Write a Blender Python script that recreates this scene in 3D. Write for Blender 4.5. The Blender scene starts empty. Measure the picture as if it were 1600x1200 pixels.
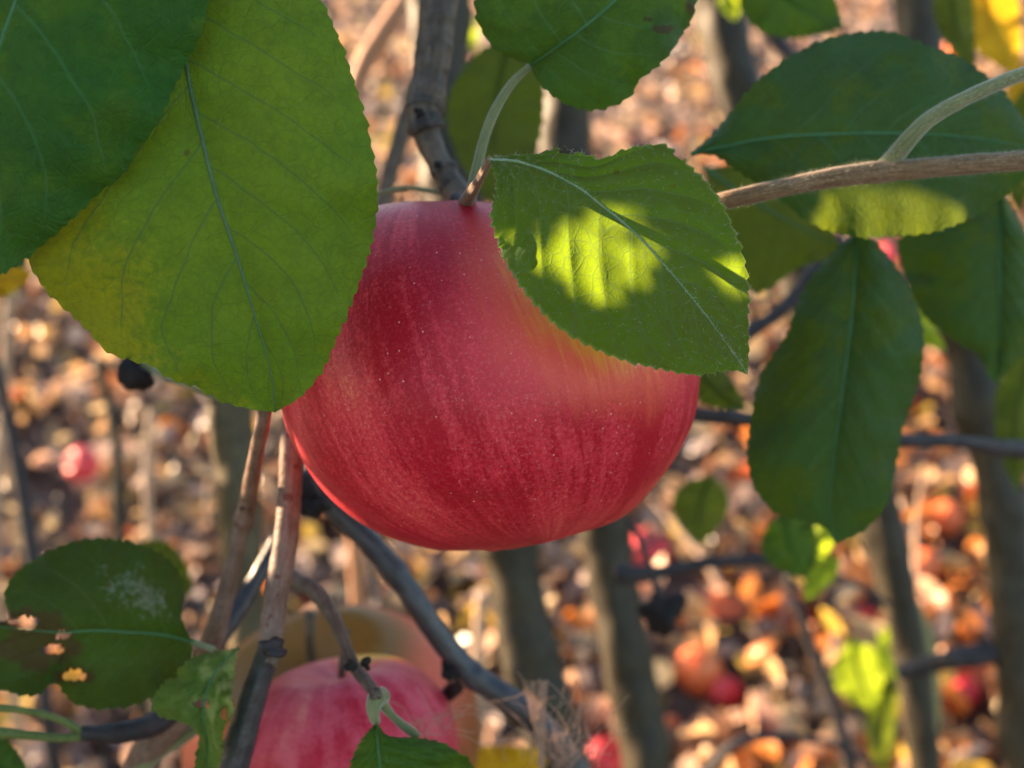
import bpy, math, random
import numpy as np
from mathutils import Vector, Matrix
random.seed(7); rng = np.random.default_rng(7)
R = math.radians
sc = bpy.context.scene
col = sc.collection

# ------------------------------------------------------------------ camera
H = 1.1                      # height of the lens over the ground under it
PITCH = 18.0
SLOPE = math.tan(R(7))
LENS = 43.4
FPX = 1600 * LENS / 36.0
CAM = Vector((0, 0, H))
AX = Vector((1, 0, 0))
AF = Vector((0, math.cos(R(PITCH)), -math.sin(R(PITCH))))
AU = Vector((0, math.sin(R(PITCH)), math.cos(R(PITCH))))
cd = bpy.data.cameras.new('camera'); cam = bpy.data.objects.new('camera', cd); col.objects.link(cam)
cam.location = CAM; cam.rotation_euler = (R(90 - PITCH), 0, 0)
cd.lens = LENS; cd.sensor_width = 36; cd.clip_start = 0.01; cd.clip_end = 500
cd.dof.use_dof = True; cd.dof.focus_distance = 0.226; cd.dof.aperture_fstop = 12.8
sc.camera = cam

# ------------------------------------------------------------------ sun and sky
SUN = (AX * -0.86 + AU * 0.36 + AF * 0.36).normalized()      # towards the sun
el = math.asin(SUN.z); az = math.atan2(SUN.x, SUN.y)
w = bpy.data.worlds.new('World'); sc.world = w; w.use_nodes = True
nt = w.node_tree; bg = nt.nodes['Background']
sky = nt.nodes.new('ShaderNodeTexSky'); sky.sky_type = 'NISHITA'; sky.sun_disc = False
sky.sun_elevation = el; sky.sun_rotation = az
nt.links.new(sky.outputs[0], bg.inputs[0]); bg.inputs[1].default_value = 0.085
sd = bpy.data.lights.new('sun', 'SUN'); sun = bpy.data.objects.new('sun', sd); col.objects.link(sun)
sd.energy = 5.0; sd.angle = R(0.35); sd.color = (1.0, 0.70, 0.44)
sun.rotation_euler = (-SUN).to_track_quat('-Z', 'Y').to_euler(); sun.location = (-3, 3, 4)
sc.view_settings.view_transform = 'Standard'; sc.view_settings.look = 'None'
sc.view_settings.gamma = 1; sc.view_settings.use_curve_mapping = False
sc.view_settings.exposure = 2.42
sc.cycles.use_denoising = True
sc.cycles.max_bounces = 8; sc.cycles.transparent_max_bounces = 8

# ------------------------------------------------------------------ helpers
def P(x, y, d):
    return CAM + AX * ((x - 800) / FPX * d) + AU * ((600 - y) / FPX * d) + AF * d
_C = np.array(CAM); _X = np.array(AX); _U = np.array(AU); _F = np.array(AF)
def PN(x, y, d):
    x, y, d = np.broadcast_arrays(np.asarray(x, float), np.asarray(y, float), np.asarray(d, float))
    return _C + ((x - 800) / FPX * d)[..., None] * _X + ((600 - y) / FPX * d)[..., None] * _U + d[..., None] * _F
def gz(x, y):
    return SLOPE * y + 0.02 * math.sin(x * 1.7 + 1) * math.sin(y * 1.3) 
def G(px, py):
    """the point of the ground seen at a pixel"""
    v = P(px, py, 1.0) - CAM
    t = H / (SLOPE * v.y - v.z)
    p = CAM + v * t
    return Vector((p.x, p.y, gz(p.x, p.y)))
def cr(pts, n):
    """Catmull-Rom through rows of pts, n samples evenly spaced along the chord length of the first columns"""
    p = np.array(pts, float)
    q = np.vstack([2 * p[0] - p[1], p, 2 * p[-1] - p[-2]])
    out = []
    for i in range(1, len(q) - 2):
        t = np.linspace(0, 1, 24, endpoint=False)[:, None]
        a, b, c, d = q[i - 1], q[i], q[i + 1], q[i + 2]
        out.append(0.5 * ((2 * b) + (-a + c) * t + (2 * a - 5 * b + 4 * c - d) * t**2 + (-a + 3 * b - 3 * c + d) * t**3))
    out = np.vstack(out + [p[-1:]])
    L = np.r_[0, np.cumsum(np.linalg.norm(np.diff(out[:, :2], axis=0), axis=1) + 1e-9)]
    s = np.linspace(0, L[-1], n)
    return np.stack([np.interp(s, L, out[:, k]) for k in range(p.shape[1])], 1)
def mesh_obj(name, V, Fc, mat, parent=None, uv=None, attrs=None, smooth=True, colors=None):
    V = np.asarray(V, float)
    me = bpy.data.meshes.new(name)
    if parent is None:
        org = V.mean(0)
    else:
        org = np.array(parent.matrix_world.translation)
    V = V - org
    if isinstance(Fc, np.ndarray):
        me.from_pydata(V.tolist(), [], Fc.tolist())
    else:
        me.from_pydata([tuple(v) for v in V], [], Fc)
    if smooth: me.polygons.foreach_set('use_smooth', [True] * len(me.polygons))
    if uv is not None:
        l = me.uv_layers.new(name='UVMap'); li = np.empty(len(me.loops), int); me.loops.foreach_get('vertex_index', li)
        l.data.foreach_set('uv', np.asarray(uv, float)[li].ravel())
    if attrs:
        for k, a in attrs.items():
            at = me.attributes.new(k, 'FLOAT', 'POINT'); at.data.foreach_set('value', np.asarray(a, float).ravel())
    if colors is not None:
        at = me.attributes.new('tint', 'FLOAT_COLOR', 'POINT'); at.data.foreach_set('color', np.asarray(colors, float).ravel())
    me.materials.append(mat); me.update()
    o = bpy.data.objects.new(name, me); col.objects.link(o)
    if parent is None: o.location = org; o.matrix_world = Matrix.Translation(org)
    else: o.parent = parent
    return o
def tag(o, label, cat, group=None, kind=None):
    if label: o['label'] = label
    if cat: o['category'] = cat
    if group: o['group'] = group
    if kind: o['kind'] = kind
    return o
def grid_faces(nu, nv, closed=False):
    i = np.arange(nu - 1)[:, None]; j = np.arange(nv if closed else nv - 1)[None, :]
    j2 = (j + 1) % nv
    return np.stack([i * nv + j, i * nv + j2, (i + 1) * nv + j2, (i + 1) * nv + j], -1).reshape(-1, 4)

# ------------------------------------------------------------------ materials
class NT:
    def __init__(s, name):
        s.m = bpy.data.materials.new(name); s.m.use_nodes = True; s.t = s.m.node_tree
        s.t.nodes.clear(); s.out = s.t.nodes.new('ShaderNodeOutputMaterial')
    def n(s, typ, ins=None, **kw):
        nd = s.t.nodes.new('ShaderNode' + typ)
        for k, v in kw.items(): setattr(nd, k, v)
        for k, v in (ins or {}).items(): s.set(nd.inputs[k], v)
        return nd
    def set(s, sock, v):
        if isinstance(v, bpy.types.NodeSocket): s.t.links.new(v, sock)
        elif isinstance(v, tuple) and len(v) == 3 and sock.type == 'RGBA': sock.default_value = (*v, 1)
        else: sock.default_value = v
    def math(s, op, a, b=None, c=None, clamp=False):
        nd = s.t.nodes.new('ShaderNodeMath'); nd.operation = op; nd.use_clamp = clamp
        for i, v in enumerate((a, b, c)):
            if v is not None: s.set(nd.inputs[i], v)
        return nd.outputs[0]
    def mix(s, f, a, b, mode='MIX'):
        nd = s.t.nodes.new('ShaderNodeMix'); nd.data_type = 'RGBA'; nd.blend_type = mode
        s.set(nd.inputs[0], f); s.set(nd.inputs[6], a); s.set(nd.inputs[7], b); return nd.outputs[2]
    def ramp(s, f, a, b, lo=0.0, hi=1.0):
        nd = s.t.nodes.new('ShaderNodeMapRange'); nd.interpolation_type = 'SMOOTHSTEP'
        for i, v in enumerate((f, a, b, lo, hi)): s.set(nd.inputs[i], v)
        return nd.outputs[0]
    def noise(s, vec, scale, detail=3, rough=.55, dist=0):
        return s.n('TexNoise', {'Vector': vec, 'Scale': scale, 'Detail': detail, 'Roughness': rough, 'Distortion': dist}).outputs[0]
    def voro(s, vec, scale, feature='F1', rnd=1.0):
        return s.n('TexVoronoi', {'Vector': vec, 'Scale': scale, 'Randomness': rnd}, feature=feature).outputs[0]

def leaf_mat(name, c1, c2, c3=None, vein=(.2, .3, .12), vein_amt=.5, net=.15, rough=.45, spec=.4, trans=.35,
             tcol=None, nveins=9, slope=.30, spots=0.0, seed=0, bump=.75, edge=None, ws=.012, c3pos=(.5, .6), uvc3=None):
    s = NT(name)
    uv = s.n('TexCoord').outputs['UV']; ob = s.n('TexCoord').outputs['Object']
    vec = s.n('Mapping', {'Vector': ob, 'Location': (seed * 1.37, seed * .71, 0)}).outputs[0]
    sep = s.n('SeparateXYZ', {0: uv}); u, t = sep.outputs[0], sep.outputs[1]
    side = s.math('SUBTRACT', s.math('MULTIPLY', u, 2.0), 1.0)
    v = s.math('ABSOLUTE', side)
    wob = s.noise(vec, 60, 2); wob = s.math('MULTIPLY', s.math('SUBTRACT', wob, .5), .05)
    off = s.math('MULTIPLY', s.math('SIGN', side), .03)
    ph = s.math('ADD', s.math('SUBTRACT', t, s.math('MULTIPLY', s.math('POWER', v, 1.08), slope)), s.math('ADD', off, wob))
    fr = s.math('PINGPONG', s.math('MULTIPLY', ph, float(nveins)), .5)          # 0 on a vein
    wid = s.math('MULTIPLY_ADD', v, -.035, .06)
    sec = s.ramp(fr, wid, 0.0)
    sec = s.math('MULTIPLY', sec, s.ramp(v, 1.0, .75))
    mid = s.ramp(v, s.math('MULTIPLY_ADD', t, -.02, .032), 0.004)
    v1 = s.voro(vec, 330, 'DISTANCE_TO_EDGE'); v2 = s.voro(vec, 900, 'DISTANCE_TO_EDGE')
    vn = s.n('Vector' + 'Math', {0: vec, 1: s.n('TexNoise', {'Vector': vec, 'Scale': 300.0}).outputs[1]}, operation='ADD')
    n1 = s.ramp(v1, .07, .0); n2 = s.ramp(v2, .12, .0)
    netm = s.math('MAXIMUM', n1, s.math('MULTIPLY', n2, .55))
    veinm = s.math('MAXIMUM', mid, s.math('MULTIPLY', sec, .8), clamp=True)
    allv = s.math('MAXIMUM', s.math('MULTIPLY', veinm, vein_amt), s.math('MULTIPLY', netm, net), clamp=True)
    big = s.noise(vec, 45, 4, .6); fine = s.noise(vec, 700, 3, .6)
    base = s.mix(s.ramp(big, .38, .64), c1, c2)
    if c3:
        b2 = s.noise(vec, 70, 4, .6)
        m3 = s.ramp(b2, c3pos[0], c3pos[1])
        if uvc3: # colour change that follows the blade: (t centre, side centre, radius)
            dd = s.math('SQRT', s.math('ADD', s.math('POWER', s.math('SUBTRACT', t, uvc3[0]), 2.0), s.math('POWER', s.math('MULTIPLY', s.math('SUBTRACT', side, uvc3[1]), .6), 2.0)))
            m3 = s.math('MULTIPLY', s.ramp(s.math('ADD', dd, s.math('ADD', s.math('MULTIPLY', s.math('SUBTRACT', b2, .5), .5), s.math('MULTIPLY', s.math('SUBTRACT', fine, .5), .45))), uvc3[2], uvc3[2] * .3), 1.0)
        base = s.mix(m3, base, c3)
    base = s.mix(s.ramp(fine, .35, .75, 0, .35), base, s.mix(.5, base, (.0, .01, .0)))
    midn = s.noise(vec, 210, 4, .7); base = s.mix(s.ramp(midn, .42, .62, 0, .32), base, s.mix(.55, base, (.0, .02, .004)))
    base = s.mix(allv, base, vein)
    # small necrotic specks
    sp = s.voro(vec, 120); spn = s.noise(vec, 25, 1)
    spm = s.math('MULTIPLY', s.ramp(sp, .10, .05), s.ramp(spn, .52, .6))
    base = s.mix(s.math('MULTIPLY', spm, spots), base, (.05, .03, .015))
    dam = s.n('Attribute', attribute_name='damage').outputs['Fac']
    base = s.mix(s.ramp(s.math('ADD', dam, s.math('MULTIPLY', s.math('SUBTRACT', s.noise(vec, 400, 3), .5), .7)), .3, .8), base, (.035, .018, .01))
    if edge: base = s.mix(s.ramp(v, .965, .995, 0, .6), base, edge)
    hgt = s.math('ADD', s.math('MULTIPLY', s.math('SUBTRACT', 1.0, s.math('MAXIMUM', netm, s.math('MULTIPLY', veinm, .9))), .5), s.math('MULTIPLY', fine, .6))
    bp = s.n('Bump', {'Height': hgt, 'Strength': bump, 'Distance': .0004})
    pr = s.n('BsdfPrincipled', {'Base Color': base, 'Roughness': s.math('MULTIPLY_ADD', fine, .25, rough), 'Specular IOR Level': s.math('MULTIPLY', spec, .5), 'Normal': bp.outputs[0]})
    tc = s.mix(allv, s.mix(.55, base, tcol or (.35, .45, .03)), s.mix(.5, base, (.1, .12, .01)))
    tr = s.n('BsdfTranslucent', {'Color': tc, 'Normal': bp.outputs[0]})
    mx = s.n('MixShader', {0: trans, 1: pr.outputs[0], 2: tr.outputs[0]})
    s.t.links.new(mx.outputs[0], s.out.inputs[0])
    return s.m

def bark_mat(name, c1, c2, c3=(.02, .018, .018), scale=1.0, rough=.6, streak=.5, spec=.35, sheen=0.0, spot=.5):
    s = NT(name)
    uv = s.n('TexCoord').outputs['UV']; ob = s.n('TexCoord').outputs['Object']
    st = s.n('Mapping', {'Vector': uv, 'Scale': (5.0, 1.2, 1.0)}).outputs[0]
    a = s.noise(st, 2.2, 5, .6, .5); b = s.noise(ob, 160 * scale, 4, .6); c = s.noise(ob, 1100 * scale, 3, .6)
    base = s.mix(s.ramp(s.math('ADD', s.math('MULTIPLY', a, streak), s.math('MULTIPLY', b, 1 - streak)), .38, .62), c1, c2)
    sp = s.ramp(s.noise(ob, 420 * scale, 2, .5), .62, .70)
    base = s.mix(s.math('MULTIPLY', sp, spot), base, c3)
    base = s.mix(s.ramp(c, .3, .8, 0, .35), base, c3)
    hgt = s.math('ADD', s.math('MULTIPLY', b, .8), s.math('MULTIPLY', c, .4))
    bp = s.n('Bump', {'Height': hgt, 'Strength': .6, 'Distance': .0008 / scale})
    pr = s.n('BsdfPrincipled', {'Base Color': base, 'Roughness': rough, 'Specular IOR Level': spec, 'Normal': bp.outputs[0], 'Sheen Weight': sheen})
    s.t.links.new(pr.outputs[0], s.out.inputs[0]); return s.m

def plain_mat(name, c, rough=.6, trans=0.0, var=.3, spec=.4, scale=200, tint=False):
    s = NT(name); ob = s.n('TexCoord').outputs['Object']
    base = c if not tint else s.n('Attribute', attribute_name='tint').outputs['Color']
    n = s.noise(ob, scale, 3)
    base2 = s.mix(s.ramp(n, .3, .7, 0, var), base, s.mix(.7, base, (.02, .012, .008)))
    pr = s.n('BsdfPrincipled', {'Base Color': base2, 'Roughness': rough, 'Specular IOR Level': spec})
    o = pr.outputs[0]
    if trans:
        tr = s.n('BsdfTranslucent', {'Color': base2}); o = s.n('MixShader', {0: trans, 1: o, 2: tr.outputs[0]}).outputs[0]
    s.t.links.new(o, s.out.inputs[0]); return s.m

def apple_mat(name, patch=None, prad=.03, red=(.40, .002, .016), red2=(.62, .032, .052), pale=(.82, .24, .13), yellow=(.88, .42, .03),
              redness=.0, seed=0.0, size=.045, sss=.08, thinw=.34, painted_light=None):
    s = NT(name); ob0 = s.n('TexCoord').outputs['Object']
    ob = s.n('Mapping', {'Vector': ob0, 'Location': (seed, seed * .3, 0)}).outputs[0]
    sep = s.n('SeparateXYZ', {0: ob0}); x, y, z = sep.outputs
    ang = s.math('ARCTAN2', y, x); k = .045 / size
    sv = s.n('CombineXYZ', {0: s.math('MULTIPLY', ang, 3.0), 1: s.math('MULTIPLY', z, 14.0 * k), 2: seed * 3.1}).outputs[0]
    wide = s.noise(sv, 1.3, 3, .55, .3)
    sv2 = s.n('CombineXYZ', {0: s.math('MULTIPLY', ang, 22.0), 1: s.math('MULTIPLY', z, 60.0 * k), 2: seed}).outputs[0]
    thin = s.noise(sv2, 1.2, 4, .65, .4)
    mott = s.noise(ob, 1150 * k, 4, .7); blot = s.noise(ob, 60 * k, 3, .6)
    f = s.math('ADD', s.math('MULTIPLY', wide, .5 - thinw * .3), s.math('ADD', s.math('MULTIPLY', thin, thinw), s.math('MULTIPLY', blot, .5 - thinw * .7)))
    f = s.math('ADD', f, s.math('MULTIPLY', s.math('SUBTRACT', mott, .5), .42))
    base = s.mix(s.ramp(f, .43 + redness, .60 + redness), red, red2)
    base = s.mix(s.ramp(f, .58 + redness, .78 + redness, 0, .8), base, pale)
    if painted_light is not None:     # sunlit band on the cheek, put into the skin colour as paler pink
        dg = s.n('VectorMath', {0: ob0, 1: painted_light}, operation='DISTANCE').outputs['Value']
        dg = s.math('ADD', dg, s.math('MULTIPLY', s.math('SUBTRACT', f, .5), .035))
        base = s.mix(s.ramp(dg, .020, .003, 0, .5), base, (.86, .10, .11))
    if patch is not None:
        dv = s.n('VectorMath', {0: ob0, 1: tuple(patch)}, operation='DISTANCE').outputs['Value']
        dv = s.math('ADD', dv, s.math('MULTIPLY', s.math('SUBTRACT', s.math('ADD', s.math('MULTIPLY', thin, .6), s.math('MULTIPLY', blot, .4)), .5), .018 * size / .045))
        base = s.mix(s.ramp(dv, prad * 1.25, prad * .72, 0, .8), base, (.88, .13, .07))
        base = s.mix(s.ramp(dv, prad * .88, prad * .55), base, yellow)
    # the powdery bloom: a fine pale grain
    gr = s.noise(ob, 1500 * k, 2, .8)
    base = s.mix(s.math('MULTIPLY', s.ramp(gr, .50, .74), s.ramp(s.math('ADD', wide, s.math('MULTIPLY', blot, .3)), .5, .85, .12, .36)), base, (.84, .26, .26))
    dots = s.voro(ob, 420 * k); dn = s.noise(ob, 120 * k, 1)
    base = s.mix(s.math('MULTIPLY', s.ramp(dots, .11, .03), s.ramp(dn, .36, .55, 0, .7)), base, (.88, .50, .40))
    bp = s.n('Bump', {'Height': s.math('ADD', gr, s.math('MULTIPLY', mott, .7)), 'Strength': .35, 'Distance': .0003})
    pr = s.n('BsdfPrincipled', {'Base Color': base, 'Roughness': s.math('MULTIPLY_ADD', mott, .25, .36), 'Specular IOR Level': .2, 'Normal': bp.outputs[0],
             'Subsurface Weight': sss, 'Subsurface Radius': (.004, .0012, .0006), 'Subsurface Scale': 1.0, 'Coat Weight': .12, 'Coat Roughness': .22})
    s.t.links.new(pr.outputs[0], s.out.inputs[0]); return s.m

M_barkgrey = bark_mat('bark_grey', (.07, .048, .032), (.17, .125, .085), rough=.55)
M_barkblue = bark_mat('bark_slate', (.020, .023, .030), (.06, .058, .062), rough=.38, spec=.6)
M_barktan = bark_mat('bark_tan', (.13, .085, .06), (.24, .17, .13), c3=(.10, .03, .015), rough=.55, spec=.25, spot=.8)
M_barkdark = bark_mat('bark_dark', (.018, .015, .016), (.05, .042, .045), rough=.6)
M_barkolive = bark_mat('bark_olive', (.026, .021, .010), (.055, .043, .022), rough=.6, scale=.4)
M_wool = bark_mat('woolly_shoot', (.13, .070, .028), (.25, .15, .07), c3=(.08, .04, .02), rough=.9, streak=.8, sheen=.2, spot=.3)
M_woolgreen = bark_mat('woolly_stalk', (.12, .14, .045), (.22, .22, .09), c3=(.12, .12, .06), rough=.9, streak=.8, sheen=.6, spot=.15)
M_black = bark_mat('withered', (.006, .005, .005), (.02, .014, .012), rough=.8)
M_barkring = bark_mat('bark_ring', (.03, .024, .02), (.15, .12, .10), rough=.7)
M_fibre = plain_mat('fibre', (.62, .40, .28), .6, .3)
M_hair = plain_mat('plant_hair', (.65, .62, .5), .5, .4, var=0)

# ------------------------------------------------------------------ ground
def build_ground():
    n = 220
    xs = np.sinh(np.linspace(-4.6, 4.6, n)) * 1.3
    ys = np.sinh(np.linspace(-4.2, 4.8, n)) * 1.3 + 2
    X, Y = np.meshgrid(xs, ys, indexing='ij')
    Z = SLOPE * np.minimum(Y, 25) + 0.02 * np.sin(X * 1.7 + 1) * np.sin(Y * 1.3) - .012
    near = np.exp(-(X**2 + (Y - 3)**2) / 60)
    Z += near * .012 * (np.sin(X * 23 + 3 * np.sin(Y * 9)) * np.sin(Y * 19 + 2 * np.sin(X * 13)))
    V = np.stack([X, Y, Z], -1).reshape(-1, 3)
    s = NT('soil'); ob = s.n('TexCoord').outputs['Object']
    a = s.noise(ob, 6, 5, .65); b = s.noise(ob, 70, 5, .7)
    c = s.mix(s.ramp(a, .35, .65), (.055, .038, .030), (.13, .095, .08)); c = s.mix(s.ramp(b, .45, .7, 0, .7), c, (.28, .19, .14))
    bp = s.n('Bump', {'Height': b, 'Strength': 1.0, 'Distance': .02})
    s.t.links.new(s.n('BsdfPrincipled', {'Base Color': c, 'Roughness': .85, 'Normal': bp.outputs[0]}).outputs[0], s.out.inputs[0])
    o = mesh_obj('ground', V, grid_faces(n, n), s.m); o['kind'] = 'structure'
build_ground()

# ------------------------------------------------------------------ tubes
def tube_geo(W, r, seg=14, rough=0.0, cap=True, seed=0):
    """W world points (n,3), r radii (n)"""
    W = np.asarray(W, float); n = len(W)
    T = np.gradient(W, axis=0); T /= np.linalg.norm(T, axis=1)[:, None] + 1e-12
    ref = np.array([0, 1, 0.0]) if abs(T[0][1]) < .8 else np.array([1.0, 0, 0])
    N = np.zeros_like(T); v = ref
    for i in range(n):
        v = v - T[i] * v.dot(T[i]); v /= np.linalg.norm(v) + 1e-12; N[i] = v
    B = np.cross(T, N)
    a = np.linspace(0, 2 * np.pi, seg, endpoint=False)
    rr = np.repeat(np.asarray(r, float)[:, None], seg, 1)
    if rough:
        g = np.random.default_rng(seed + n)
        s1 = g.normal(size=(n, seg)); 
        for _ in range(2): s1 = (s1 + np.roll(s1, 1, 1) + np.roll(s1, -1, 1) + np.vstack([s1[1:], s1[-1:]]) + np.vstack([s1[:1], s1[:-1]])) / 5
        l1 = np.interp(np.arange(n), np.linspace(0, n, max(3, n // 6)), g.normal(size=max(3, n // 6)))
        rr = rr * (1 + rough * (s1 * 1.6 + l1[:, None] * .5))
    V = W[:, None, :] + rr[..., None] * (np.cos(a)[None, :, None] * N[:, None, :] + np.sin(a)[None, :, None] * B[:, None, :])
    L = np.r_[0, np.cumsum(np.linalg.norm(np.diff(W, axis=0), axis=1))]
    uv = np.stack(np.broadcast_arrays(np.abs(a / np.pi - 1)[None, :], (L / .02)[:, None]), -1).reshape(-1, 2)
    F = grid_faces(n, seg, True).tolist()
    V = V.reshape(-1, 3)
    if cap: F.append(list(range(seg))[::-1]); F.append([(n - 1) * seg + k for k in range(seg)])
    return V, F, uv
def tube(name, pts, mat, parent=None, n=60, seg=14, rough=.05, extra=None, bumps=()):
    """pts rows (px, py, depth, width in px); bumps (row position 0..1, gain, spread)"""
    q = cr(pts, n); W = PN(q[:, 0], q[:, 1], q[:, 2]); r = np.maximum(q[:, 3], .5) / 2 / FPX * q[:, 2]
    t = np.linspace(0, 1, n)
    for b, g, s_ in bumps: r = r * (1 + g * np.exp(-((t - b) / s_)**2))
    if extra is not None:   # world-space continuation to the ground
        k = 40; e0 = W[-1]; W = np.vstack([W, e0 + (np.array(extra) - e0) * np.linspace(0, 1, k + 1)[1:, None]]); r = np.r_[r, r[-1] * np.linspace(1, 1.25, k)]
    V, F, uv = tube_geo(W, r, seg, rough, seed=int(pts[0][0]) & 255)
    return mesh_obj(name, V, F, mat, parent, uv=uv)
def blob(name, c, rad, mat, parent=None, amp=.35, sq=(1, 1, 1), seed=0, spikes=0):
    import bmesh
    bm = bmesh.new(); bmesh.ops.create_icosphere(bm, subdivisions=3, radius=1)
    V = np.array([v.co[:] for v in bm.verts]); F = [[v.index for v in f.verts] for f in bm.faces]; bm.free()
    g = np.random.default_rng(seed); D = np.ones(len(V))
    for _ in range(9):
        k = g.normal(size=3) * 3.2; D += amp * .28 * np.sin(V @ k + g.uniform(0, 6))
    for _ in range(spikes):
        k = g.normal(size=3); k /= np.linalg.norm(k); D += .9 * np.exp((V @ k - 1) * 26)
    V = V * D[:, None] * np.array(sq) * rad + np.array(c)
    return mesh_obj(name, V, F, mat, parent)

# ------------------------------------------------------------------ leaves
def leaf(label, mid, le, ri, mat, dl=(0, 0, 0), dr=(0, 0, 0), bulge=(0, 0), nt_=200, nv=20, teeth=30, tamp=4.0, quilt=.0005, nveins=9, slope=.30,
         holes=(), petiole=None, pmat=None, rib=True, ribmat=None, ribw=7, wave=.0016, seed=0, name='apple_leaf', group='apple leaves on the branches', cat='leaf', hair=0, glabel=None):
    """mid rows (px,py,depth); le/ri rows (px,py) from base to tip; dl/dr depth offset of the edges at base, middle, tip"""
    M = cr(mid, nt_); t = np.linspace(0, 1, nt_); g = np.random.default_rng(seed + 11)
    halves = []
    for sgn, E, dd, bl in ((-1, le, dl, bulge[0]), (1, ri, dr, bulge[1])):
        Ec = cr(E, nt_)
        n_t = teeth; jit = np.cumsum(np.r_[0, g.uniform(.7, 1.3, n_t)]); jit = jit / jit[-1]
        idx = np.searchsorted(jit, t, side='right') - 1; idx = np.clip(idx, 0, n_t - 1)
        f = (t - jit[idx]) / (jit[idx + 1] - jit[idx]); amp = g.uniform(.6, 1.25, n_t)[idx]
        saw = np.where(f < .72, f / .72, (1 - f) / .28) * amp - .4
        Tg = np.gradient(Ec, axis=0); Tg /= np.linalg.norm(Tg, axis=1)[:, None] + 1e-9
        outv = Ec - M[:, :2]; outv = outv - Tg * (outv * Tg).sum(1)[:, None]; outv /= np.linalg.norm(outv, axis=1)[:, None] + 1e-9
        fade = np.clip(np.minimum(t, 1 - t) * 14, 0, 1)
        tooth = (outv + Tg * .5) * (saw * tamp * fade)[:, None]
        v = np.linspace(0, 1, nv + 1)[1:] if True else None
        v = 1 - (1 - v)**1.15
        X = M[:, None, 0] + (Ec[:, None, 0] - M[:, None, 0]) * v + tooth[:, None, 0] * v**14
        Y = M[:, None, 1] + (Ec[:, None, 1] - M[:, None, 1]) * v + tooth[:, None, 1] * v**14
        de = np.interp(t, np.linspace(0, 1, len(dd)), dd)
        ww = np.sin(np.clip(t * 1.04, 0, 1) * np.pi)**.5
        D = M[:, None, 2] + de[:, None] * v**1.3 * ww[:, None] + bl * np.sin(np.pi * v)[None, :] * ww[:, None]
        # waviness towards the margin
        ph = g.uniform(0, 6, 3)
        D = D + wave * v**2 * (np.sin(t * 17 + ph[0]) + .6 * np.sin(t * 31 + ph[1]) + .4 * np.sin(t * 53 + ph[2]))[:, None]
        phs = nveins * (t[:, None] - slope * v**1.08 + sgn * .03)
        D = D - quilt * np.abs(np.sin(np.pi * phs)) ** .8 * np.sin(np.pi * np.clip(v, 0, 1))**.5 * ww[:, None]
        halves.append((X, Y, D, v))
    (X1, Y1, D1, v1), (X2, Y2, D2, v2) = halves
    X = np.concatenate([X1[:, ::-1], M[:, :1], X2], 1); Y = np.concatenate([Y1[:, ::-1], M[:, 1:2], Y2], 1)
    D = np.concatenate([D1[:, ::-1], M[:, 2:3], D2], 1)
    u = np.concatenate([.5 - v1[::-1] / 2, [.5], .5 + v2 / 2])
    W = PN(X, Y, D).reshape(-1, 3); ncol = X.shape[1]
    UV = np.stack(np.broadcast_arrays(u[None, :], t[:, None]), -1).reshape(-1, 2)
    F = grid_faces(nt_, ncol); dam = np.zeros(X.size)
    for (hx, hy, rx, ry) in holes:
        xs, ys = X.ravel(), Y.ravel()
        q = np.sqrt(((xs - hx) / rx)**2 + ((ys - hy) / ry)**2) + .22 * np.sin(np.arctan2(ys - hy, xs - hx) * 5 + hx) + .1 * np.sin(np.arctan2(ys - hy, xs - hx) * 11 + hy)
        dam = np.maximum(dam, np.clip(2.0 - q, 0, 1)); 
        if rx > 0: F = F[~(q[F] < 1).any(1)]
    o = mesh_obj(name, W, F, mat, None, uv=UV, attrs={'damage': dam})
    if label: tag(o, label, cat, group)
    elif glabel: tag(o, glabel, cat, group)
    if rib:
        k = np.linspace(0, nt_ - 1, 60).astype(int); WM = PN(M[k, 0], M[k, 1], M[k, 2]); dm = M[k, 2]
        r = np.linspace(ribw, ribw * .25, 60) / 2 / FPX * dm
        V, Fr, uvr = tube_geo(WM + _F * (r * .35)[:, None], r, 8, .04)
        mesh_obj('midrib', V, Fr, ribmat or mat, o, uv=uvr)
    if petiole: tube('petiole', petiole, pmat or M_woolgreen, o, n=40, seg=10, rough=.03)
    if hair:  # short hairs standing on the blade and its margin
        hv, hf = [], []
        nn = len(W)
        pick = g.integers(0, nn, hair); edgei = np.concatenate([np.arange(nt_) * ncol, np.arange(nt_) * ncol + ncol - 1]); pick[:hair // 4] = g.choice(edgei, hair // 4)
        midi = np.arange(nt_) * ncol + ncol // 2; pick[hair // 4: hair // 2] = g.choice(midi, hair // 2 - hair // 4)
        for i in pick:
            p = W[i] + g.normal(size=3) * .00012; d = -_F * .0007 + g.normal(size=3) * .0005; s_ = g.normal(size=3); s_ = np.cross(s_, d); s_ /= np.linalg.norm(s_) / 2.2e-5
            b = len(hv); hv += [p - s_, p + s_, p + d * g.uniform(.4, 1.1)]; hf.append([b, b + 1, b + 2])
        h = mesh_obj('leaf_hairs', np.array(hv), hf, M_hair, o, smooth=False); h['kind'] = 'stuff'
    return o
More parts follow.
